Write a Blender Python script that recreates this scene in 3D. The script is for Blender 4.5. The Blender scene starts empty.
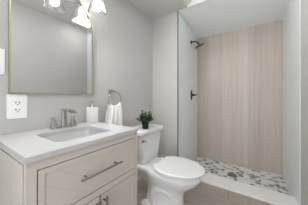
import bpy, bmesh, math, random
from mathutils import Vector, Matrix
random.seed(7)
C = bpy.context.scene.collection
sc = bpy.context.scene
PI = math.pi

# ------------------------------------------------------------------ camera, world, exposure
cam_data = bpy.data.cameras.new('camera')
cam_data.sensor_fit = 'HORIZONTAL'; cam_data.sensor_width = 36.0
cam_data.lens = 148.26 / 308 * 36.0
cam_data.shift_y = -4.84 / 308
cam_data.clip_start = 0.02
cam = bpy.data.objects.new('camera', cam_data); C.objects.link(cam)
cam.location = (1.2, 0, 1.03); cam.rotation_euler = (PI/2, 0, math.radians(33.874))
sc.camera = cam

world = bpy.data.worlds.new('world'); sc.world = world; world.use_nodes = True
world.node_tree.nodes['Background'].inputs[0].default_value = (0.95, 0.985, 1.04, 1)
world.node_tree.nodes['Background'].inputs[1].default_value = 3.8
BULB = 8.0         # bulbs of the vanity light
SPOT = 14.0         # light the three bulbs throw into the room
CEIL_FILL = 18.0         # unseen ceiling lamp added as room fill
FAN = 12.0          # light of the square ceiling fan
sc.view_settings.view_transform = 'Standard'; sc.view_settings.look = 'None'
sc.view_settings.gamma = 1.0; sc.view_settings.use_curve_mapping = False
sc.view_settings.exposure = 0.30
sc.cycles.max_bounces = 12; sc.cycles.diffuse_bounces = 8; sc.cycles.glossy_bounces = 6
sc.cycles.transparent_max_bounces = 16; sc.cycles.sample_clamp_indirect = 6.0
sc.cycles.use_denoising = True

# ------------------------------------------------------------------ materials
def srgb(r, g, b):
    f = lambda v: (v/255/12.92) if v <= 10 else ((v/255 + .055)/1.055)**2.4
    return (f(r), f(g), f(b), 1)
class NT:
    def __init__(s, name):
        s.m = bpy.data.materials.new(name); s.m.use_nodes = True
        s.t = s.m.node_tree; s.b = s.t.nodes['Principled BSDF']
    def n(s, typ, **kw):
        o = s.t.nodes.new(typ)
        for k, v in kw.items(): setattr(o, k, v)
        return o
    def l(s, a, b): s.t.links.new(a, b)
    def ramp(s, fac, stops, interp='LINEAR'):
        r = s.n('ShaderNodeValToRGB'); r.color_ramp.interpolation = interp
        e = r.color_ramp.elements
        while len(e) < len(stops): e.new(.5)
        for q, (p, c) in zip(e, stops): q.position = p; q.color = c
        s.l(fac, r.inputs[0]); return r.outputs[0]
    def coords(s, scale=(1, 1, 1)):
        tc = s.n('ShaderNodeTexCoord'); mp = s.n('ShaderNodeMapping'); mp.inputs['Scale'].default_value = scale
        s.l(tc.outputs['Object'], mp.inputs[0]); return mp.outputs[0]
    def noise(s, v, scale, detail=4, rough=.5):
        n = s.n('ShaderNodeTexNoise'); n.inputs['Scale'].default_value = scale
        n.inputs['Detail'].default_value = detail; n.inputs['Roughness'].default_value = rough
        s.l(v, n.inputs['Vector']); return n.outputs['Fac']
    def mix(s, fac, a, b, mode='MIX'):
        m = s.n('ShaderNodeMix', data_type='RGBA', blend_type=mode)
        for sock, v in ((m.inputs[0], fac), (m.inputs[6], a), (m.inputs[7], b)):
            if hasattr(v, 'links'): s.l(v, sock)
            else: sock.default_value = v
        return m.outputs[2]
    def bump(s, h, strength, dist=.002):
        b = s.n('ShaderNodeBump'); b.inputs['Strength'].default_value = strength; b.inputs['Distance'].default_value = dist
        s.l(h, b.inputs['Height']); s.l(b.outputs[0], s.b.inputs['Normal'])
    def brick(s, v, w, h, mortar, off=.5):
        b = s.n('ShaderNodeTexBrick'); b.offset = off
        b.inputs['Scale'].default_value = 1; b.inputs['Brick Width'].default_value = w
        b.inputs['Row Height'].default_value = h; b.inputs['Mortar Size'].default_value = mortar
        b.inputs['Color1'].default_value = (0, 0, 0, 1); b.inputs['Color2'].default_value = (1, 1, 1, 1)
        s.l(v, b.inputs['Vector']); return b

def paint(name, col, rough=.6, var=.03, nscale=40, bump=.05, spec=.4):
    k = NT(name); f = k.noise(k.coords(), nscale)
    c2 = tuple(x*(1-var*2) for x in col[:3])+(1,)
    k.l(k.ramp(f, [(.3, c2), (.7, col)]), k.b.inputs['Base Color'])
    k.b.inputs['Roughness'].default_value = rough; k.b.inputs['Specular IOR Level'].default_value = spec
    if bump: k.bump(f, bump)
    return k.m
def metal(name, col, rough=.2):
    k = NT(name); f = k.noise(k.coords(), 60)
    k.l(k.ramp(f, [(.3, tuple(x*.93 for x in col[:3])+(1,)), (.7, col)]), k.b.inputs['Base Color'])
    k.b.inputs['Metallic'].default_value = 1; k.b.inputs['Roughness'].default_value = rough
    return k.m
def emit(name, col, strength):
    k = NT(name); k.b.inputs['Base Color'].default_value = col
    k.b.inputs['Emission Color'].default_value = col; k.b.inputs['Emission Strength'].default_value = strength
    return k.m

M = {}
M['wall'] = paint('grey wall paint', srgb(192, 191, 189), .75, .01, 55, .06, .25)
M['white_wall'] = paint('off-white wall paint', srgb(199, 197, 194), .7, .01, 55, .06, .25)
M['ceiling'] = paint('ceiling paint', srgb(205, 204, 202), .85, .01, 60, .06, .2)
M['trim_white'] = paint('white trim paint', srgb(228, 227, 224), .4, .01)
M['cabinet'] = paint('greige lacquer', srgb(199, 193, 184), .45, .008, 15, .01)
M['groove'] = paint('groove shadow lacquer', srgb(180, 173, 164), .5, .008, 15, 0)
M['quartz'] = paint('white quartz', srgb(194, 194, 194), .25, .02, 30, 0)
M['ceramic'] = paint('white ceramic', srgb(232, 233, 234), .12, .004, 6, 0, .5)
M['seat_plastic'] = paint('white seat plastic', srgb(228, 229, 229), .28, .004, 6, 0)
M['basin'] = paint('basin ceramic', srgb(246, 247, 248), .15, .006, 6, 0)
M['plastic'] = paint('white plastic', srgb(243, 243, 242), .35, .006, 10, 0)
M['matte'] = paint('matte white ceramic', srgb(220, 219, 217), .6, .01, 30, 0)
M['slot'] = paint('dark slot', srgb(96, 94, 92), .6, .05, 20, 0)
M['nickel'] = metal('brushed nickel', srgb(158, 148, 140), .3)
M['chrome'] = metal('polished nickel', srgb(196, 192, 190), .08)
M['gold'] = metal('champagne gold', srgb(200, 196, 174), .3)
M['bronze'] = metal('dark bronze', srgb(92, 80, 68), .38)
M['black_strip'] = paint('dark edge strip', srgb(96, 92, 88), .5, .05, 20, 0)
M['pot'] = paint('black pot', srgb(30, 30, 31), .4, .08, 30, 0)
M['soil'] = paint('dark soil', srgb(52, 42, 34), .95, .3, 180, .5)
M['steel'] = metal('satin steel', srgb(150, 149, 148), .4)
M['bulb'] = emit('bulb glow', (1, .985, .965, 1), BULB)
M['panel'] = emit('added fill glow', (1, .985, .965, 1), CEIL_FILL)
M['fan_panel'] = emit('fan light glow', (1, .985, .97, 1), FAN)

def mk_mirror():
    k = NT('mirror glass'); f = k.noise(k.coords(), 3)
    k.l(k.ramp(f, [(.3, (.67, .67, .675, 1)), (.7, (.68, .68, .685, 1))]), k.b.inputs['Base Color'])
    k.b.inputs['Metallic'].default_value = 1; k.b.inputs['Roughness'].default_value = .01
    return k.m
M['mirror'] = mk_mirror()
def mk_glass():
    k = NT('clear shade glass')
    tr = k.n('ShaderNodeBsdfTransparent'); gl = k.n('ShaderNodeBsdfGlossy'); mx = k.n('ShaderNodeMixShader')
    lw = k.n('ShaderNodeLayerWeight'); lw.inputs[0].default_value = .12
    tr.inputs[0].default_value = (.97, .97, .97, 1); gl.inputs['Roughness'].default_value = .05
    k.l(lw.outputs['Fresnel'], mx.inputs[0]); k.l(tr.outputs[0], mx.inputs[1]); k.l(gl.outputs[0], mx.inputs[2])
    tl = k.n('ShaderNodeBsdfTranslucent'); m2 = k.n('ShaderNodeMixShader'); m2.inputs[0].default_value = .06
    k.l(mx.outputs[0], m2.inputs[1]); k.l(tl.outputs[0], m2.inputs[2])
    k.l(m2.outputs[0], k.t.nodes['Material Output'].inputs[0]); return k.m
M['glass'] = mk_glass()
def mk_towel():
    k = NT('white terry cloth'); v = k.coords(); f = k.noise(v, 260, 3)
    k.l(k.ramp(f, [(.3, srgb(236, 236, 236)), (.7, srgb(250, 250, 249))]), k.b.inputs['Base Color'])
    k.b.inputs['Roughness'].default_value = .95; k.b.inputs['Sheen Weight'].default_value = .3; k.bump(f, .5, .003); return k.m
M['towel'] = mk_towel()
def mk_leaf():
    k = NT('green leaf'); v = k.coords(); f = k.noise(v, 38, 3)
    k.l(k.ramp(f, [(.3, srgb(44, 58, 38)), (.55, srgb(84, 100, 70)), (.8, srgb(150, 160, 132))]), k.b.inputs['Base Color'])
    k.b.inputs['Roughness'].default_value = .5; return k.m
M['leaf'] = mk_leaf()

def wood_tile(name, a, b, c, axis, seam_w, seam_h, swap, mortar=.0015, shift=0):
    """linen-streaked wood-look porcelain; grain runs along 'axis'"""
    k = NT(name)
    sc_ = {'Z': (30, 30, .8), 'X': (.9, 34, 34), 'Y': (34, .9, 34)}[axis]
    f = k.noise(k.coords(sc_), 1.6, 6, .65)
    col = k.ramp(f, [(.28, a), (.5, b), (.74, c)])
    g = k.noise(k.coords(tuple(x*.22 for x in sc_)), 1.0, 3)
    col = k.mix(.35, col, k.ramp(g, [(.3, a), (.7, c)]))
    tc = k.n('ShaderNodeTexCoord'); sp = k.n('ShaderNodeSeparateXYZ'); cb = k.n('ShaderNodeCombineXYZ')
    k.l(tc.outputs['Object'], sp.inputs[0])
    for i, ax in enumerate(swap): k.l(sp.outputs[ax], cb.inputs[i])
    mv = k.n('ShaderNodeVectorMath', operation='ADD'); k.l(cb.outputs[0], mv.inputs[0]); mv.inputs[1].default_value = (0, shift, 0)
    br = k.brick(mv.outputs[0], seam_w, seam_h, mortar, .35)
    tone = k.mix(.06, col, br.outputs['Color'], 'OVERLAY')
    col = k.mix(br.outputs['Fac'], tone, tuple(x*.72 for x in a[:3])+(1,))
    k.l(col, k.b.inputs['Base Color']); k.b.inputs['Roughness'].default_value = .38
    k.bump(br.outputs['Fac'], -.15, .001); return k.m
M['wood_wall'] = wood_tile('taupe wood-look shower tile', srgb(178, 166, 154), srgb(191, 180, 169), srgb(204, 196, 187), 'Z', 4.0, .358, ('Z', 'X', 'Y'), .0018, -.072)
M['curb_face'] = wood_tile('taupe wood-look curb tile', srgb(164, 153, 141), srgb(178, 167, 155), srgb(192, 182, 171), 'Z', .6, .3, ('X', 'Z', 'Y'))
M['floor'] = wood_tile('taupe wood-look floor tile', srgb(160, 150, 140), srgb(174, 165, 156), srgb(188, 180, 172), 'X', 1.2, .2, ('X', 'Y', 'Z'), .002)
def mk_marble(name, base, vein, w, h, grout, swap):
    k = NT(name); v = k.coords()
    n1 = k.noise(v, 2.2, 8, .65)
    wv = k.n('ShaderNodeTexNoise'); wv.inputs['Scale'].default_value = 1.4; wv.inputs['Detail'].default_value = 6
    wv.inputs['Distortion'].default_value = 1.6; k.l(v, wv.inputs['Vector'])
    veins = k.ramp(wv.outputs['Fac'], [(.47, base), (.5, vein), (.53, base)])
    col = k.mix(n1, base, veins)
    tc = k.n('ShaderNodeTexCoord'); sp = k.n('ShaderNodeSeparateXYZ'); cb = k.n('ShaderNodeCombineXYZ')
    k.l(tc.outputs['Object'], sp.inputs[0])
    for i, ax in enumerate(swap): k.l(sp.outputs[ax], cb.inputs[i])
    br = k.brick(cb.outputs[0], w, h, .0012, 0)
    col = k.mix(br.outputs['Fac'], col, grout)
    k.l(col, k.b.inputs['Base Color']); k.b.inputs['Roughness'].default_value = .25; return k.m
M['marble_tile'] = mk_marble('white marble shower tile', srgb(230, 236, 237), srgb(218, 225, 227), .6, .6, srgb(215, 221, 223), ('Y', 'Z', 'X'))
M['marble_cap'] = mk_marble('white marble curb cap', srgb(232, 231, 229), srgb(212, 212, 212), 2.5, 2.5, srgb(222, 222, 222), ('X', 'Y', 'Z'))
M['shower_paint'] = paint('white shower ceiling paint', srgb(236, 238, 238), .7, .01, 50, .04, .25)
def mk_pebble():
    k = NT('marble pebble mosaic'); mp = k.coords((17, 29, 17))
    nz = k.n('ShaderNodeTexNoise'); nz.inputs['Scale'].default_value = .5; k.l(mp, nz.inputs['Vector'])
    ad = k.n('ShaderNodeVectorMath', operation='ADD'); k.l(mp, ad.inputs[0])
    sc2 = k.n('ShaderNodeVectorMath', operation='SCALE'); sc2.inputs['Scale'].default_value = .5
    k.l(nz.outputs['Color'], sc2.inputs[0]); k.l(sc2.outputs[0], ad.inputs[1])
    def vor(feature):
        v = k.n('ShaderNodeTexVoronoi', feature=feature, voronoi_dimensions='2D'); v.inputs['Scale'].default_value = 1
        v.inputs['Randomness'].default_value = .85
        k.l(ad.outputs[0], v.inputs['Vector']); return v
    cell = vor('F1'); edge = vor('DISTANCE_TO_EDGE')
    sx = k.n('ShaderNodeSeparateColor'); k.l(cell.outputs['Color'], sx.inputs[0])
    stones = k.ramp(sx.outputs[0], [(0, srgb(238, 238, 236)), (.30, srgb(228, 227, 225)), (.50, srgb(172, 171, 170)), (.60, srgb(112, 111, 112)), (.74, srgb(82, 82, 84)), (.87, srgb(146, 145, 145)), (.93, srgb(232, 232, 230))], 'CONSTANT')
    v2 = k.noise(k.coords(), 45, 5)
    stones = k.mix(.25, stones, k.ramp(v2, [(.3, srgb(150, 150, 150)), (.7, srgb(250, 250, 250))]), 'MULTIPLY')
    mask = k.ramp(edge.outputs['Distance'], [(.07, (0, 0, 0, 1)), (.13, (1, 1, 1, 1))])
    k.l(k.mix(mask, srgb(226, 225, 223), stones), k.b.inputs['Base Color'])
    k.b.inputs['Roughness'].default_value = .35; k.bump(mask, .3, .002); return k.m
M['pebble'] = mk_pebble()

# ------------------------------------------------------------------ geometry helpers
ORIGIN = {}
def link(name, bm, mat, parent=None, smooth=None, kind=None):
    """make ONE mesh object; geometry is given in room coordinates"""
    bmesh.ops.recalc_face_normals(bm, faces=bm.faces)
    o_ = Vector((0, 0, 0)) if parent is None else ORIGIN[parent.name]
    if parent is None and kind is None:      # a thing that is one mesh: origin at its base
        xs = [v.co for v in bm.verts]
        o_ = Vector(((min(v.x for v in xs)+max(v.x for v in xs))/2, (min(v.y for v in xs)+max(v.y for v in xs))/2, min(v.z for v in xs)))
    for v in bm.verts: v.co -= o_
    me = bpy.data.meshes.new(name); bm.to_mesh(me); bm.free()
    mats = mat if isinstance(mat, (list, tuple)) else [mat]
    for m in mats: me.materials.append(m)
    o = bpy.data.objects.new(name, me); C.objects.link(o)
    if smooth is not None:
        for p in me.polygons: p.use_smooth = True
        try: me.set_sharp_from_angle(angle=math.radians(smooth))
        except Exception: pass
    if parent is not None: o.parent = parent
    else: o.location = o_
    ORIGIN[o.name] = o_
    if kind: o['kind'] = kind
    return o
def thing(name, loc, label, cat, group=None):
    o = bpy.data.objects.new(name, None); C.objects.link(o); o.location = loc; o.empty_display_size = .05
    o['label'] = label; o['category'] = cat
    if group: o['group'] = group
    ORIGIN[o.name] = Vector(loc); return o
def tag(o, label, cat, group=None):
    o['label'] = label; o['category'] = cat
    if group: o['group'] = group
    return o
def NB(): return bmesh.new()
def box(bm, x0, x1, y0, y1, z0, z1, bev=0, seg=2, mi=0):
    r = bmesh.ops.create_cube(bm, size=1)
    vs = r['verts']
    for v in vs: v.co = Vector((x0+(v.co.x+.5)*(x1-x0), y0+(v.co.y+.5)*(y1-y0), z0+(v.co.z+.5)*(z1-z0)))
    fs = {f for v in vs for f in v.link_faces}
    for f in fs: f.material_index = mi
    if bev:
        es = {e for v in vs for e in v.link_edges}
        bmesh.ops.bevel(bm, geom=list(es), offset=bev, segments=seg, profile=.5, affect='EDGES')
    return bm
def loft(bm, rings, cap0=True, cap1=True):
    rows = [[bm.verts.new(p) for p in r] for r in rings]
    n = len(rows[0])
    for a, b in zip(rows, rows[1:]):
        for i in range(n): bm.faces.new((a[i], a[(i+1) % n], b[(i+1) % n], b[i]))
    if cap0: bm.faces.new(rows[0][::-1])
    if cap1: bm.faces.new(rows[-1])
    return rows
def tube(bm, pts, r, n=12, cap=True):
    pts = [Vector(p) for p in pts]
    rs = r if isinstance(r, (list, tuple)) else [r]*len(pts)
    up = None; rings = []
    for i, p in enumerate(pts):
        d = (pts[min(i+1, len(pts)-1)] - pts[max(i-1, 0)]).normalized()
        if up is None:
            up = Vector((0, 0, 1)) if abs(d.z) < .9 else Vector((1, 0, 0))
        u = (up - d*up.dot(d)).normalized(); w = d.cross(u); up = u
        rings.append([p + u*math.cos(2*PI*k/n)*rs[i] + w*math.sin(2*PI*k/n)*rs[i] for k in range(n)])
    loft(bm, rings, cap, cap); return bm
def ring_torus(bm, c, R, r, axis='X', n=40, m=10):
    c = Vector(c); rows = []
    for i in range(n):
        a = 2*PI*i/n
        row = []
        for j in range(m):
            b = 2*PI*j/m; q = R + r*math.cos(b); h = r*math.sin(b)
            p = (h, q*math.cos(a), q*math.sin(a)) if axis == 'X' else (q*math.cos(a), q*math.sin(a), h)
            row.append(bm.verts.new(c+Vector(p)))
        rows.append(row)
    for i in range(n):
        for j in range(m):
            bm.faces.new((rows[i][j], rows[(i+1) % n][j], rows[(i+1) % n][(j+1) % m], rows[i][(j+1) % m]))
    return bm
def lathe(bm, prof, c, n=24, axis=Vector((0, 0, 1)), cap0=True, cap1=True):
    """prof: (radius, height) along axis from c"""
    axis = Vector(axis).normalized(); u = axis.orthogonal().normalized(); w = axis.cross(u); c = Vector(c)
    loft(bm, [[c + axis*h + (u*math.cos(2*PI*k/n)+w*math.sin(2*PI*k/n))*r for k in range(n)] for r, h in prof], cap0, cap1)
    return bm
def rrect(cx, cy, hx, hy, r, z, n=6):
    out = []
    for sx, sy, a0 in ((1, 1, 0), (-1, 1, PI/2), (-1, -1, PI), (1, -1, 1.5*PI)):
        for k in range(n+1):
            a = a0 + PI/2*k/n
            out.append(Vector((cx+sx*(hx-r)+r*math.cos(a), cy+sy*(hy-r)+r*math.sin(a), z)))
    return out
def egg(xb, xf, hw, z, cy, n=48, back=2.6, front=2.0, xm=.42):
    """toilet-style outline, back squarer, front rounder; widest at fraction xm of the length"""
    xc = xb + (xf-xb)*xm; out = []
    for k in range(n):
        a = 2*PI*k/n; ca, sa = math.cos(a), math.sin(a)
        e = front if ca > 0 else back
        L = (xf-xc) if ca > 0 else (xc-xb)
        out.append(Vector((xc + L*math.copysign(abs(ca)**(2/e), ca), cy + hw*math.copysign(abs(sa)**(2/e), sa), z)))
    return out

# ------------------------------------------------------------------ room shell
XR, YB, YF = 1.52, 1.751, -0.95            # right wall, wall behind the toilet, wall behind the camera
XS, YS, HB, HC = .391, 2.536, 2.148, 2.335  # shower left wall, shower far wall, bulkhead height, ceiling
S = 'structure'
link('floor', box(NB(), -.1, 1.62, YF-.1, 1.66, -.1, 0), M['floor'], kind=S)
link('wall_left', box(NB(), -.1, 0, YF-.1, YB, 0, HC), M['wall'], kind=S)
link('wall_back', box(NB(), -.1, XS-.003, YB, YB+.02, 0, HC), M['white_wall'], kind=S)
link('wall_right', box(NB(), XR, XR+.1, YF-.1, 1.68, 0, HC), M['wall'], kind=S)
bm = NB(); box(bm, 0, .72, YF-.1, YF, 0, HC); box(bm, 1.46, XR, YF-.1, YF, 0, HC); box(bm, .72, 1.46, YF-.1, YF, 2.05, HC)
link('wall_front', bm, M['wall'], kind=S)
bm = NB(); box(bm, .67, .72, YF, YF+.015, 0, 2.10); box(bm, 1.46, 1.51, YF, YF+.015, 0, 2.10); box(bm, .72, 1.46, YF, YF+.015, 2.05, 2.10)
link('trim_1', bm, M['trim_white'], kind=S)
link('ceiling', box(NB(), -.1, XR+.1, YF-.1, YB+.05, HC, HC+.08), M['ceiling'], kind=S)
bm = NB()
prof = [(0.0, HB), (.517, HB), (.69, HC), (0.0, HC)]
loft(bm, [[Vector((x, y, z)) for x, z in prof] for y in (YF, YB)])
link('ceiling_bulkhead', bm, M['ceiling'], kind=S)
# shower recess
link('wall_shower_left', box(NB(), .29, XS, YB+.02, YS, 0, HC), M['marble_tile'], kind=S)
link('wall_shower_back', box(NB(), .29, XR+.1, YS, YS+.1, 0, HC), M['wood_wall'], kind=S)
link('wall_shower_right', box(NB(), XR-.004, XR+.1, 1.68, YS, 0, HC), M['marble_tile'], kind=S)
link('wall_shower_header', box(NB(), XS-.003, XR, YB, YB+.05, HB, HC), M['shower_paint'], kind=S)
bm = NB(); loft(bm, [[Vector((x, YB+.05, HB)), Vector((x, YB+.05, HB+.1)), Vector((x, YS, HB+.1)), Vector((x, YS, 2.045))] for x in (XS, XR-.004)])
link('ceiling_shower', bm, M['shower_paint'], kind=S)
link('floor_shower', box(NB(), XS, XR-.004, 1.84, YS, -.05, .017), M['pebble'], kind=S)
link('trim_2', box(NB(), XS, XR-.004, 1.66, 1.84, 0, .098), M['curb_face'], kind=S)
link('trim_3', box(NB(), XS, XR-.004, 1.65, 1.85, .098, .121, .004), M['marble_cap'], kind=S)
link('trim_4', box(NB(), XS-.003, XS+.002, YB-.002, YB+.02, .121, HB), M['black_strip'], kind=S)
bm = NB(); box(bm, 0, .012, .80, YB, 0, .09, .003); link('baseboard_left', bm, M['trim_white'], kind=S)
bm = NB(); box(bm, .012, XS, YB-.012, YB, 0, .09, .003); link('baseboard_back', bm, M['trim_white'], kind=S)

# ------------------------------------------------------------------ vanity cabinet
xf, y0, y1, zt = .523, .184, .797, .793
v = thing('vanity_cabinet', (.26, .49, 0), 'greige bathroom vanity cabinet with chevron drawer and two doors under white countertop', 'vanity')
bm = NB()
box(bm, .003, xf-.02, y0, y0+.018, .0, zt); box(bm, .003, xf-.02, y1-.018, y1, .0, zt)
box(bm, .003, .015, y0+.018, y1-.018, .09, zt); box(bm, .015, xf-.02, y0+.018, y1-.018, .09, .108)
box(bm, .003, xf-.08, y0+.018, y1-.018, 0, .09)
link('carcass', bm, M['cabinet'], v)
bm = NB()
box(bm, .02, .09, y0-.006, y0, .10, zt-.01, .0015); box(bm, xf-.07, xf-.02, y0-.006, y0, .10, zt-.01, .0015)
box(bm, .09, xf-.07, y0-.006, y0, zt-.06, zt-.01, .0015); box(bm, .09, xf-.07, y0-.006, y0, .10, .16, .0015)
link('side_frame', bm, M['cabinet'], v)
fl, fr = y0+.034, y1-.020                   # opening edges
bm = NB()
box(bm, xf-.02, xf, y0, fl, 0, zt, .001); box(bm, xf-.02, xf, fr, y1, 0, zt, .001)
box(bm, xf-.02, xf, fl, fr, .756, zt, .001); box(bm, xf-.02, xf, fl, fr, .512, .546, .001); box(bm, xf-.02, xf, fl, fr, .09, .12, .001)
link('face_frame', bm, M['cabinet'], v)
def fold(bm, y, z, yy, zz, w, x):            # thin groove line laid flat on a panel
    d = Vector((0, yy-y, zz-z)).normalized(); n = Vector((0, -d.z, d.y))*w/2
    a, b = Vector((x, y, z)), Vector((x, yy, zz)); e = Vector((.0009, 0, 0))
    loft(bm, [[a-n, a+n, a+n+e*0.5, a-n+e*0.5], [b-n, b+n, b+n+e*0.5, b-n+e*0.5]])
def panel_front(name, ya, yb, za, zb, border):
    """recessed-panel front with a frame of the given border"""
    bm = NB()
    g = .0042
    box(bm, xf-.019, xf-.004, ya+g, yb-g, za+g, zb-g)
    for a in ((ya+g, ya+border, za+g, zb-g), (yb-border, yb-g, za+g, zb-g), (ya+border, yb-border, zb-border, zb-g), (ya+border, yb-border, za+g, za+border)):
        box(bm, xf-.0045, xf-.0012, *a, .0006, 1)
    return link(name, bm, M['cabinet'], v)
dr = panel_front('drawer', fl, fr, .546, .756, .026)
bm = NB()
ym = (fl+fr)/2; ya, yb, za, zb = fl+.027, fr-.027, .573, .729
for k in range(-4, 9):
    zc = .615 + k*.075
    for side in (-1, 1):
        pts = []
        yo = ya if side < 0 else yb
        for i in range(41):
            t = i/40; y = ym + (yo-ym)*t; z = zc + abs(y-ym)*.66 - .10
            if za < z < zb: pts.append((y, z))
        if len(pts) > 1: fold(bm, *pts[0], *pts[-1], .0016, xf-.0042)
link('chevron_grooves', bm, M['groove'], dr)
def bar_pull(parent, a, b, posts):
    bm = NB(); tube(bm, [a, b], .0058, 12)
    for p in posts: tube(bm, [(xf-.001, p[0], p[1]), (xf+.03, p[0], p[1])], .0045, 10)
    return link('handle', bm, M['nickel'], parent, 40)
bar_pull(dr, (xf+.03, .378, .651), (xf+.03, .624, .651), [(.41, .651), (.592, .651)])
for s, name in ((0, 'door'), (1, 'door')):
    a, b = (fl, ym-.0012) if s == 0 else (ym+.0012, fr)
    d = panel_front('door', a, b, .12, .512, .045)
    yy = (ym-.022) if s == 0 else (ym+.020)
    bar_pull(d, (xf+.03, yy, .345), (xf+.03, yy, .500), [(yy, .37), (yy, .478)])

# countertop with an opening and an undermount sink
top = thing('countertop', (.265, .491, .793), 'white quartz vanity top with rectangular undermount sink and no backsplash', 'countertop')
bm = NB()
cx, cy, hx, hy = .293, .491, .147, .165
inner = lambda z: rrect(cx, cy, hx, hy, .025, z, 6)
ox0, ox1, oy0, oy1 = .002, .531, .181, .801
def outer(z, e=0):
    out = []
    for p in inner(z):
        dx, dy = (p.x-cx), (p.y-cy)
        # project to the outer rectangle
        k = min(((ox1-e-cx) if dx > 0 else (cx-ox0-e))/max(abs(dx), 1e-6), ((oy1-e-cy) if dy > 0 else (cy-oy0-e))/max(abs(dy), 1e-6))
        out.append(Vector((cx+dx*k, cy+dy*k, z)))
    # snap nearest verts to the corners
    for X in (ox0+e, ox1-e):
        for Y in (oy0+e, oy1-e):
            i = min(range(len(out)), key=lambda j: (out[j]-Vector((X, Y, z))).length); out[i] = Vector((X, Y, z))
    return out
loft(bm, [inner(.7945), inner(.817), [p for p in rrect(cx, cy, hx+.001, hy+.001, .026, .818, 6)], outer(.818, .002), outer(.816), outer(.7945), inner(.7945)], False, False)
bmesh.ops.remove_doubles(bm, verts=bm.verts, dist=1e-5)
link('slab', bm, M['quartz'], top, 30)
bm = NB()
loft(bm, [rrect(cx, cy, hx+.012, hy+.012, .03, .794), rrect(cx, cy, hx+.002, hy+.002, .027, .794), rrect(cx, cy, hx-.006, hy-.006, .03, .76), rrect(cx, cy, hx-.018, hy-.018, .04, .725),
          rrect(cx, cy, hx-.05, hy-.05, .04, .712), rrect(cx, cy, .024, .024, .023, .707)], False, True)
bmesh.ops.solidify(bm, geom=bm.faces[:], thickness=-.006)
sink = link('sink_basin', bm, M['basin'], top, 50)
link('sink_drain', lathe(NB(), [(.022, 0), (.022, .003), (.015, .005), (.006, .006)], (cx, cy, .7075), 24), M['chrome'], sink, 40)

# faucet
fx, fy, z0 = .080, .520, .818
f = thing('faucet', (fx, fy, z0), 'polished nickel two-handle centerset faucet with flat waterfall spout on white countertop', 'faucet')
bm = NB(); loft(bm, [rrect(fx, fy, .027, .083, .012, z0), rrect(fx, fy, .027, .083, .012, z0+.008), rrect(fx, fy, .022, .078, .011, z0+.013)])
link('base_plate', bm, M['chrome'], f, 40)
bm = NB(); loft(bm, [rrect(fx, fy, .016, .018, .004, z0+.012), rrect(fx, fy, .013, .0145, .004, z0+.04), rrect(fx, fy, .012, .014, .004, z0+.124)])
link('column', bm, M['chrome'], f, 40)
bm = NB()
path = [(fx-.018, .950-.003), (fx+.01, .953), (fx+.05, .952), (fx+.095, .946), (fx+.135, .935)]
loft(bm, [[Vector((x, fy-w, z)), Vector((x, fy+w, z)), Vector((x, fy+w, z-.010)), Vector((x, fy-w, z-.010))] for (x, z), w in zip(path, (.0145, .016, .019, .021, .022))])
bmesh.ops.bevel(bm, geom=bm.edges[:], offset=.002, segments=2, affect='EDGES')
link('spout', bm, M['chrome'], f, 40)
for s in (-1, 1):
    hy_ = fy + s*.064
    bm = NB(); loft(bm, [rrect(fx, hy_, .018, .019, .003, z0+.012), rrect(fx, hy_, .012, .013, .003, z0+.04), rrect(fx, hy_, .009, .010, .003, z0+.066), rrect(fx, hy_, .012, .012, .003, z0+.074)])
    h = link('handle_post', bm, M['chrome'], f, 40)
    bm = NB(); box(bm, fx-.008, fx+.008, min(hy_-s*.008, hy_+s*.022), max(hy_-s*.008, hy_+s*.022), z0+.071, z0+.078, .002)
    link('lever', bm, M['chrome'], h, 40)

# soap dispenser
sx, sy = .062, .754
t = thing('soap_dispenser', (sx, sy, .818), 'square white soap pump bottle on back right corner of countertop', 'soap dispenser')
bm = NB(); loft(bm, [rrect(sx, sy, .031, .031, .004, .818), rrect(sx, sy, .034, .034, .004, .821), rrect(sx, sy, .034, .034, .004, .944), rrect(sx, sy, .030, .030, .004, .949)])
link('bottle', bm, M['matte'], t, 40)
bm = NB(); lathe(bm, [(.019, 0), (.019, .016), (.017, .019), (.008, .020), (.008, .036), (.014, .037), (.014, .054), (.012, .056)], (sx, sy, .949), 20)
tube(bm, [(sx, sy, .996), (sx+.022, sy-.016, .996), (sx+.034, sy-.024, .988)], .0055, 10)
link('pump', bm, M['chrome'], t, 40)

# ------------------------------------------------------------------ wall items
mir = thing('arched_mirror', (0, .5215, 1.056), 'arched wall mirror with thin champagne gold frame above vanity', 'mirror')
my, mhw, mz0, mza = .5215, .2755, 1.056, 1.585
def arch(hw, z0, x, n=36):
    out = [Vector((x, my-hw, z0)), Vector((x, my+hw, z0))]
    for k in range(n+1):
        a = PI*k/n; out.append(Vector((x, my+hw*math.cos(a), mza+hw*math.sin(a))))
    return out
bm = NB()
loft(bm, [arch(mhw, mz0, .001), arch(mhw, mz0, .022), arch(mhw-.008, mz0+.008, .022), arch(mhw-.008, mz0+.008, .001), arch(mhw, mz0, .001)], False, False)
bmesh.ops.remove_doubles(bm, verts=bm.verts, dist=1e-5)
link('frame', bm, M['gold'], mir)
bm = NB(); loft(bm, [arch(mhw-.0085, mz0+.0085, .002), arch(mhw-.0085, mz0+.0085, .012)])
link('glass', bm, M['mirror'], mir)

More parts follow.
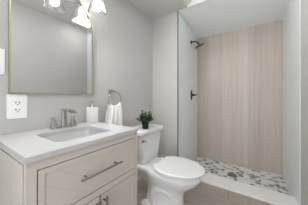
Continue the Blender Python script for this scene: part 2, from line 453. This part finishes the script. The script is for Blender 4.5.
def plate(name, yc, zc, label, cat):
    p = thing(name, (0, yc, zc), label, cat)
    bm = NB(); box(bm, .0005, .007, yc-.0485, yc+.0485, zc-.0745, zc+.0745, .003)
    link('cover_plate', bm, M['plastic'], p, 40); return p
o = plate('wall_outlet', .2865, .9765, 'white duplex electrical outlet below left corner of mirror', 'outlet')
for s_ in (-1, 1):
    zc = .9765 + s_*.0215
    bm = NB(); box(bm, .0065, .0095, .2865-.020, .2865+.020, zc-.0185, zc+.0185, .0012)
    rc = link('receptacle', bm, M['plastic'], o, 40)
    for yy_, hh in ((.2785, .009), (.2945, .008)):
        link('slot', box(NB(), .0094, .0100, yy_-.0022, yy_+.0022, zc-.003, zc+hh), M['slot'], rc)
    link('ground_hole', lathe(NB(), [(.0034, 0), (.0034, .0006)], (.0094, .2865, zc-.010), 12, (1, 0, 0)), M['slot'], rc)
sw = plate('light_switch', .183, 1.236, 'white light switch plate on grey wall left of mirror, cut by the photo edge', 'light switch')
bm = NB(); box(bm, .0065, .0105, .183-.017, .183+.017, 1.236-.034, 1.236+.034, .0015)
link('rocker', bm, M['plastic'], sw, 40)

# vanity light: three clear glass bells
vl = thing('vanity_light', (0, .53, 1.93), 'nickel vanity light with three clear glass shades above mirror', 'wall light')
bm = NB(); box(bm, .001, .022, .25, .81, 1.905, 1.965, .004)
link('back_plate', bm, M['chrome'], vl, 40)
for y in (.30, .53, .76):
    bm = NB(); tube(bm, [(.02, y, 1.935), (.075, y, 1.938), (.105, y, 1.932), (.12, y, 1.912), (.12, y, 1.885)], .007, 10)
    lathe(bm, [(.012, 0), (.024, -.006), (.026, -.03), (.022, -.034)], (.12, y, 1.892), 20)
    link('arm', bm, M['chrome'], vl, 40)
    bm = NB(); pr = [(.026, 1.878), (.034, 1.868), (.046, 1.845), (.056, 1.81), (.064, 1.77), (.072, 1.735)]
    lathe(bm, [(r, z) for r, z in pr] + [(r-.0025, z) for r, z in pr[::-1]], (.12, y, 0), 32, (0, 0, 1), False, False)
    link('shade', bm, M['glass'], vl, 40)
    bm = NB(); lathe(bm, [(.012, 1.875), (.014, 1.86), (.022, 1.838), (.031, 1.81), (.034, 1.79), (.031, 1.77), (.021, 1.757), (.008, 1.752)], (.12, y, 0), 20)
    link('bulb', bm, M['bulb'], vl, 60)
    ld = bpy.data.lights.new('bulb_light', 'SPOT'); ld.energy = SPOT; ld.color = (1, .985, .965)
    ld.spot_size = math.radians(176); ld.spot_blend = .7; ld.shadow_soft_size = .035
    lo = bpy.data.objects.new('bulb_light', ld); C.objects.link(lo)
    lo.parent = vl; lo.location = Vector((.160, y, 1.78)) - ORIGIN[vl.name]
    lo.rotation_euler = Vector((.80, .30, -.52)).to_track_quat('-Z', 'Y').to_euler()

# towel ring and towel
ry, rz = 1.013, 1.010
tr = thing('towel_ring', (0, .995, 1.09), 'polished nickel towel ring on grey wall holding white towel', 'towel ring')
bm = NB(); box(bm, .001, .012, .972, 1.018, 1.068, 1.114, .003); link('mount_plate', bm, M['chrome'], tr, 40)
bm = NB(); tube(bm, [(.011, .997, 1.092), (.058, 1.005, 1.090)], .010, 14); link('post', bm, M['chrome'], tr, 40)
link('ring', ring_torus(NB(), (.05, ry, rz), .078, .0052), M['chrome'], tr, 60)
bm = NB(); rows = []; NU, NV = 36, 18
for i in range(2*NV+7):
    row = []
    for k in range(NU+1):
        u = -1 + 2*k/NU
        if i < NV: side, t_ = 1, 1 - i/NV                    # front leaf, hem upwards
        elif i >= NV+7: side, t_ = -1, (i-NV-6)/NV           # back leaf, downwards
        else: side, t_ = 0, 0
        w = .066 + .026*min(1, t_*1.25)**.8
        dy = u*w; ztop = rz - math.sqrt(max(0, .078**2 - (u*.064)**2)) + .004
        zb = .745 if side >= 0 else .765
        z = ztop + (zb-ztop)*t_
        wave = .0055*(math.sin(u*9.5+.5)+.5*math.sin(u*21+t_*1.5))*(.45+.55*min(1, t_*2))
        r_ = .0115
        if side: x = side*r_ + side*(.007*min(1, t_*3)) + wave*(1 if side > 0 else .4)
        else:
            a = PI*(i-NV)/6; x = r_*math.cos(a) + wave*(.45 if a < PI/2 else .2); z = ztop + r_*math.sin(a)
        row.append(bm.verts.new((.05+x, ry-.010+dy+(.010*(1-min(1, t_*1.2))), z)))
    rows.append(row)
for a_, b_ in zip(rows, rows[1:]):
    for k in range(NU): bm.faces.new((a_[k], a_[k+1], b_[k+1], b_[k]))
bmesh.ops.recalc_face_normals(bm, faces=bm.faces)
bmesh.ops.solidify(bm, geom=bm.faces[:], thickness=.004)
tag(link('hand_towel', bm, M['towel'], None, 60), 'white hand towel folded through the towel ring', 'towel')

# ------------------------------------------------------------------ toilet
cyT, cyK = 1.240, 1.272     # bowl and tank centre lines
t = thing('toilet', (.45, cyT, 0), 'white two-piece toilet with closed elongated lid between vanity and shower', 'toilet')
bm = NB()
lv = [(.0, .30, .700, .112), (.02, .30, .700, .112), (.035, .305, .690, .104), (.10, .31, .680, .096), (.17, .32, .684, .098), (.21, .32, .708, .110),
      (.25, .325, .758, .136), (.295, .33, .808, .162), (.333, .335, .838, .180), (.362, .34, .850, .186), (.375, .345, .844, .180)]
loft(bm, [egg(xb, xe, hw, z, cyT, 56, 3.2, 2.1, .5) for z, xb, xe, hw in lv])
bowl = link('bowl', bm, M['ceramic'], t, 60)
bm = NB()
loft(bm, [rrect(.285, cyT, .165, .075, .05, .22), rrect(.285, cyT, .172, .100, .05, .29), rrect(.300, cyT+.004, .195, .146, .05, .338), rrect(.300, cyT+.004, .195, .148, .05, .362), rrect(.300, cyT+.004, .189, .142, .05, .3725)])
link('rear_deck', bm, M['ceramic'], bowl, 50)
for s in (-1, 1):                           # sculpted trapway on each flank
    bm = NB(); yy = lambda o_: cyT + s*o_
    p = [(.62, yy(.058), .13), (.57, yy(.078), .19), (.51, yy(.088), .215), (.445, yy(.088), .19), (.42, yy(.088), .14), (.42, yy(.090), .08), (.42, yy(.092), .02)]
    pts = []
    for i in range(len(p)-1):
        for k in range(4):
            q = k/4; pts.append(tuple(p[i][j]*(1-q)+p[i+1][j]*q for j in range(3)))
    pts.append(p[-1]); n_ = len(pts)
    tube(bm, pts, [.024+.018*math.sin(PI*i/(n_-1)) for i in range(n_)], 16)
    link('trapway', bm, M['ceramic'], bowl, 70)
    bm = NB(); loft(bm, [egg(.29, .50, .05, z, cyT+s*.105, 24, 2.2, 2.2, .5) for z in (0, .025)] + [egg(.31, .48, .035, .045, cyT+s*.105, 24, 2.2, 2.2, .5)])
    ft = link('foot_flange', bm, M['ceramic'], bowl, 60)
    bm = NB(); lathe(bm, [(.016, .040), (.016, .052), (.010, .060), (.003, .062)], (.35, cyT+s*.112, 0), 16)
    link('bolt_cap', bm, M['plastic'], ft, 50)
bm = NB()
loft(bm, [rrect(.220, cyK, .090, .133, .035, .373), rrect(.215, cyK, .100, .143, .035, .385), rrect(.212, cyK, .108, .158, .035, .47), rrect(.208, cyK, .115, .190, .035, .60), rrect(.207, cyK, .118, .199, .035, .667)])
tank = link('tank', bm, M['ceramic'], t, 50)
bm = NB()
loft(bm, [rrect(.212, cyK, .126, .207, .035, .664), rrect(.212, cyK, .134, .217, .038, .672), rrect(.212, cyK, .134, .217, .038, .700), rrect(.212, cyK, .130, .213, .036, .709), rrect(.212, cyK, .121, .203, .034, .712)])
link('tank_lid', bm, M['ceramic'], tank, 50)
bm = NB(); lathe(bm, [(.013, 0), (.013, .010), (.009, .014)], (.320, 1.112, .612), 18, (1, 0, 0))
tube(bm, [(.333, 1.108, .613), (.335, 1.128, .610), (.336, 1.152, .604)], [.007, .0065, .008], 12)
link('flush_lever', bm, M['chrome'], tank, 50)
SX0, SX1, SW, SZ = .400, .868, .196, .378
def flat_back(r, x0): return [Vector((max(p.x, x0), p.y, p.z)) for p in r]
bm = NB(); loft(bm, [flat_back(egg(SX0+d, SX1-d, SW-d, SZ+z, cyT, 72, 2.1, 2.05, .42), .442+d) for z, d in ((0, .008), (.003, .007), (.010, .003), (.016, .008))])
seat = link('seat', bm, M['seat_plastic'], t, 50)
bm = NB(); loft(bm, [flat_back(egg(SX0+d, SX1-d, SW-d, SZ+z, cyT, 72, 2.1, 2.05, .42), .436+d) for z, d in ((.020, .006), (.023, .001), (.031, 0), (.036, .004), (.039, .014), (.041, .05), (.042, .10))])
link('lid', bm, M['seat_plastic'], seat, 35)
for s in (-1, 1):
    bm = NB(); loft(bm, [rrect(.416, cyT+s*.078, .018, .022, .01, .368), rrect(.416, cyT+s*.078, .018, .022, .01, .398), rrect(.416, cyT+s*.078, .012, .016, .006, .406)])
    link('hinge', bm, M['seat_plastic'], seat, 50)

# plant on the tank
px_, py_, pz_ = .275, 1.218, .7125
p = thing('potted_plant', (px_, py_, pz_), 'small leafy green plant in black pot on toilet tank lid', 'plant')
bm = NB(); lathe(bm, [(.028, 0), (.030, .002), (.038, .062), (.0405, .063), (.0405, .072), (.036, .072), (.035, .060)], (px_, py_, pz_), 28, (0, 0, 1), True, True)
link('pot', bm, M['pot'], p, 40)
link('soil', lathe(NB(), [(.0345, .0605), (.0345, .064)], (px_, py_, pz_), 24), M['soil'], p)
bm = NB(); bs = NB(); rnd = random.Random(3)
def leaf(bm, base, d, L, W, curl):
    d = d.normalized(); side = d.cross(Vector((0, 0, 1)))
    if side.length < .1: side = Vector((1, 0, 0))
    side.normalize(); nrm = side.cross(d).normalized()
    rows = []
    for k in range(6):
        t_ = k/5; w = W*math.sin(PI*min(.97, .08+t_*.9))**.8
        c = base + d*L*t_ - Vector((0, 0, 1))*curl*L*t_*t_
        rows.append((bm.verts.new(c-side*w+nrm*w*.35), bm.verts.new(c), bm.verts.new(c+side*w+nrm*w*.35)))
    for a, b in zip(rows, rows[1:]):
        bm.faces.new((a[0], a[1], b[1], b[0])); bm.faces.new((a[1], a[2], b[2], b[1]))
for i in range(56):
    a = rnd.uniform(0, 2*PI); el = rnd.uniform(.25, 1.4); Ls = rnd.uniform(.055, .095) + .03*max(0, el-.7)
    d = Vector((math.cos(a)*math.cos(el), math.sin(a)*math.cos(el), math.sin(el)))
    b0 = Vector((px_+math.cos(a)*.012, py_+math.sin(a)*.012, pz_+.062)); e = b0 + d*Ls
    tube(bs, [b0, b0+d*Ls*.5+Vector((0, 0, .004)), e], .0012, 5)
    for j in range(6):
        q = b0.lerp(e, .35+.65*j/5); aa = rnd.uniform(0, 2*PI)
        dd = (d*.6 + Vector((math.cos(aa), math.sin(aa), rnd.uniform(-.2, .7)))*.8)
        leaf(bm, q, dd, rnd.uniform(.026, .046), rnd.uniform(.007, .0115), rnd.uniform(.1, .5))
link('stems', bs, M['leaf'], p, 60); link('foliage', bm, M['leaf'], p, 60)

# ------------------------------------------------------------------ shower fittings
sh = thing('shower_fixture', (XS, 2.24, 1.90), 'dark bronze round shower head on arm high on white tile wall', 'shower head')
link('flange', lathe(NB(), [(.030, 0), (.030, .004), (.018, .012), (.012, .014)], (XS+.0005, 2.24, 1.893), 24, (1, 0, 0)), M['bronze'], sh, 40)
bm = NB(); pts = [(XS+.012, 2.24, 1.893), (XS+.05, 2.24, 1.893), (XS+.080, 2.24, 1.884), (XS+.105, 2.24, 1.866), (XS+.119, 2.24, 1.843)]
tube(bm, pts, .0095, 12); link('arm', bm, M['bronze'], sh, 60)
ax = Vector((.34, .27, -.90))
hd = lathe(NB(), [(.010, -.006), (.014, .002), (.016, .012), (.030, .020), (.070, .027), (.075, .030), (.075, .038), (.070, .040)], (XS+.118, 2.24, 1.845), 36, ax)
link('spray_head', hd, M['bronze'], sh, 40)
va = thing('shower_valve', (XS, 2.253, 1.07), 'dark bronze shower valve with lever at mid-height on white tile wall', 'shower valve')
bm = NB()
ol = [(2.253 + .034*math.cos(2*PI*k/36)*(1 if True else 0), 1.071 + .078*math.copysign(abs(math.sin(2*PI*k/36))**.8, math.sin(2*PI*k/36))) for k in range(36)]
loft(bm, [[Vector((XS+.0005, y, z)) for y, z in ol], [Vector((XS+.006, y, z)) for y, z in ol], [Vector((XS+.011, 2.253+(y-2.253)*.8, 1.071+(z-1.071)*.9)) for y, z in ol]])
link('trim_plate', bm, M['bronze'], va, 40)
bm = NB(); lathe(bm, [(.019, 0), (.019, .022), (.015, .04), (.013, .052), (.006, .055)], (XS+.010, 2.253, 1.071), 20, (1, 0, 0))
tube(bm, [(XS+.05, 2.253, 1.071), (XS+.072, 2.250, 1.074), (XS+.10, 2.245, 1.078)], [.008, .007, .006], 10)
link('lever', bm, M['bronze'], va, 40)
dn = thing('shower_drain', (.966, 2.181, .017), 'square metal drain set in grey pebble shower floor', 'drain')
bm = NB(); box(bm, .966-.052, .966+.052, 2.181-.052, 2.181+.052, .0172, .021, .001); link('rim', bm, M['steel'], dn)
bm = NB()
for i in range(5):
    for j in range(5):
        x, y = .966+(i-2)*.018, 2.181+(j-2)*.018
        box(bm, x-.0042, x+.0042, y-.0042, y+.0042, .0205, .0213)
link('grate_holes', bm, M['slot'], dn)

# ------------------------------------------------------------------ ceiling: unseen fill lamp added for soft light, and fan light
cl = thing('added_ceiling_fill', (.98, .30, HC), 'round white flush fill lamp added on the ceiling out of view', 'fill light')
link('base_ring', lathe(NB(), [(.17, -.0005), (.17, -.03), (.15, -.034), (.15, -.0005)], (.98, .30, HC), 40), M['trim_white'], cl, 40)
link('diffuser', lathe(NB(), [(.149, -.020), (.149, -.036), (.12, -.055), (.06, -.066), (.01, -.068)], (.98, .30, HC), 40), M['panel'], cl, 60)

fn = thing('ceiling_fan_light', (1.20, 1.43, HC), 'square white ceiling fan with lit panel seen in the top of the mirror', 'fan light')
bm = NB(); box(bm, 1.06, 1.34, 1.27, 1.59, HC-.022, HC-.0005, .004); link('housing', bm, M['trim_white'], fn)
bm = NB(); box(bm, 1.08, 1.32, 1.29, 1.57, HC-.030, HC-.021, .003); link('light_panel', bm, M['fan_panel'], fn)
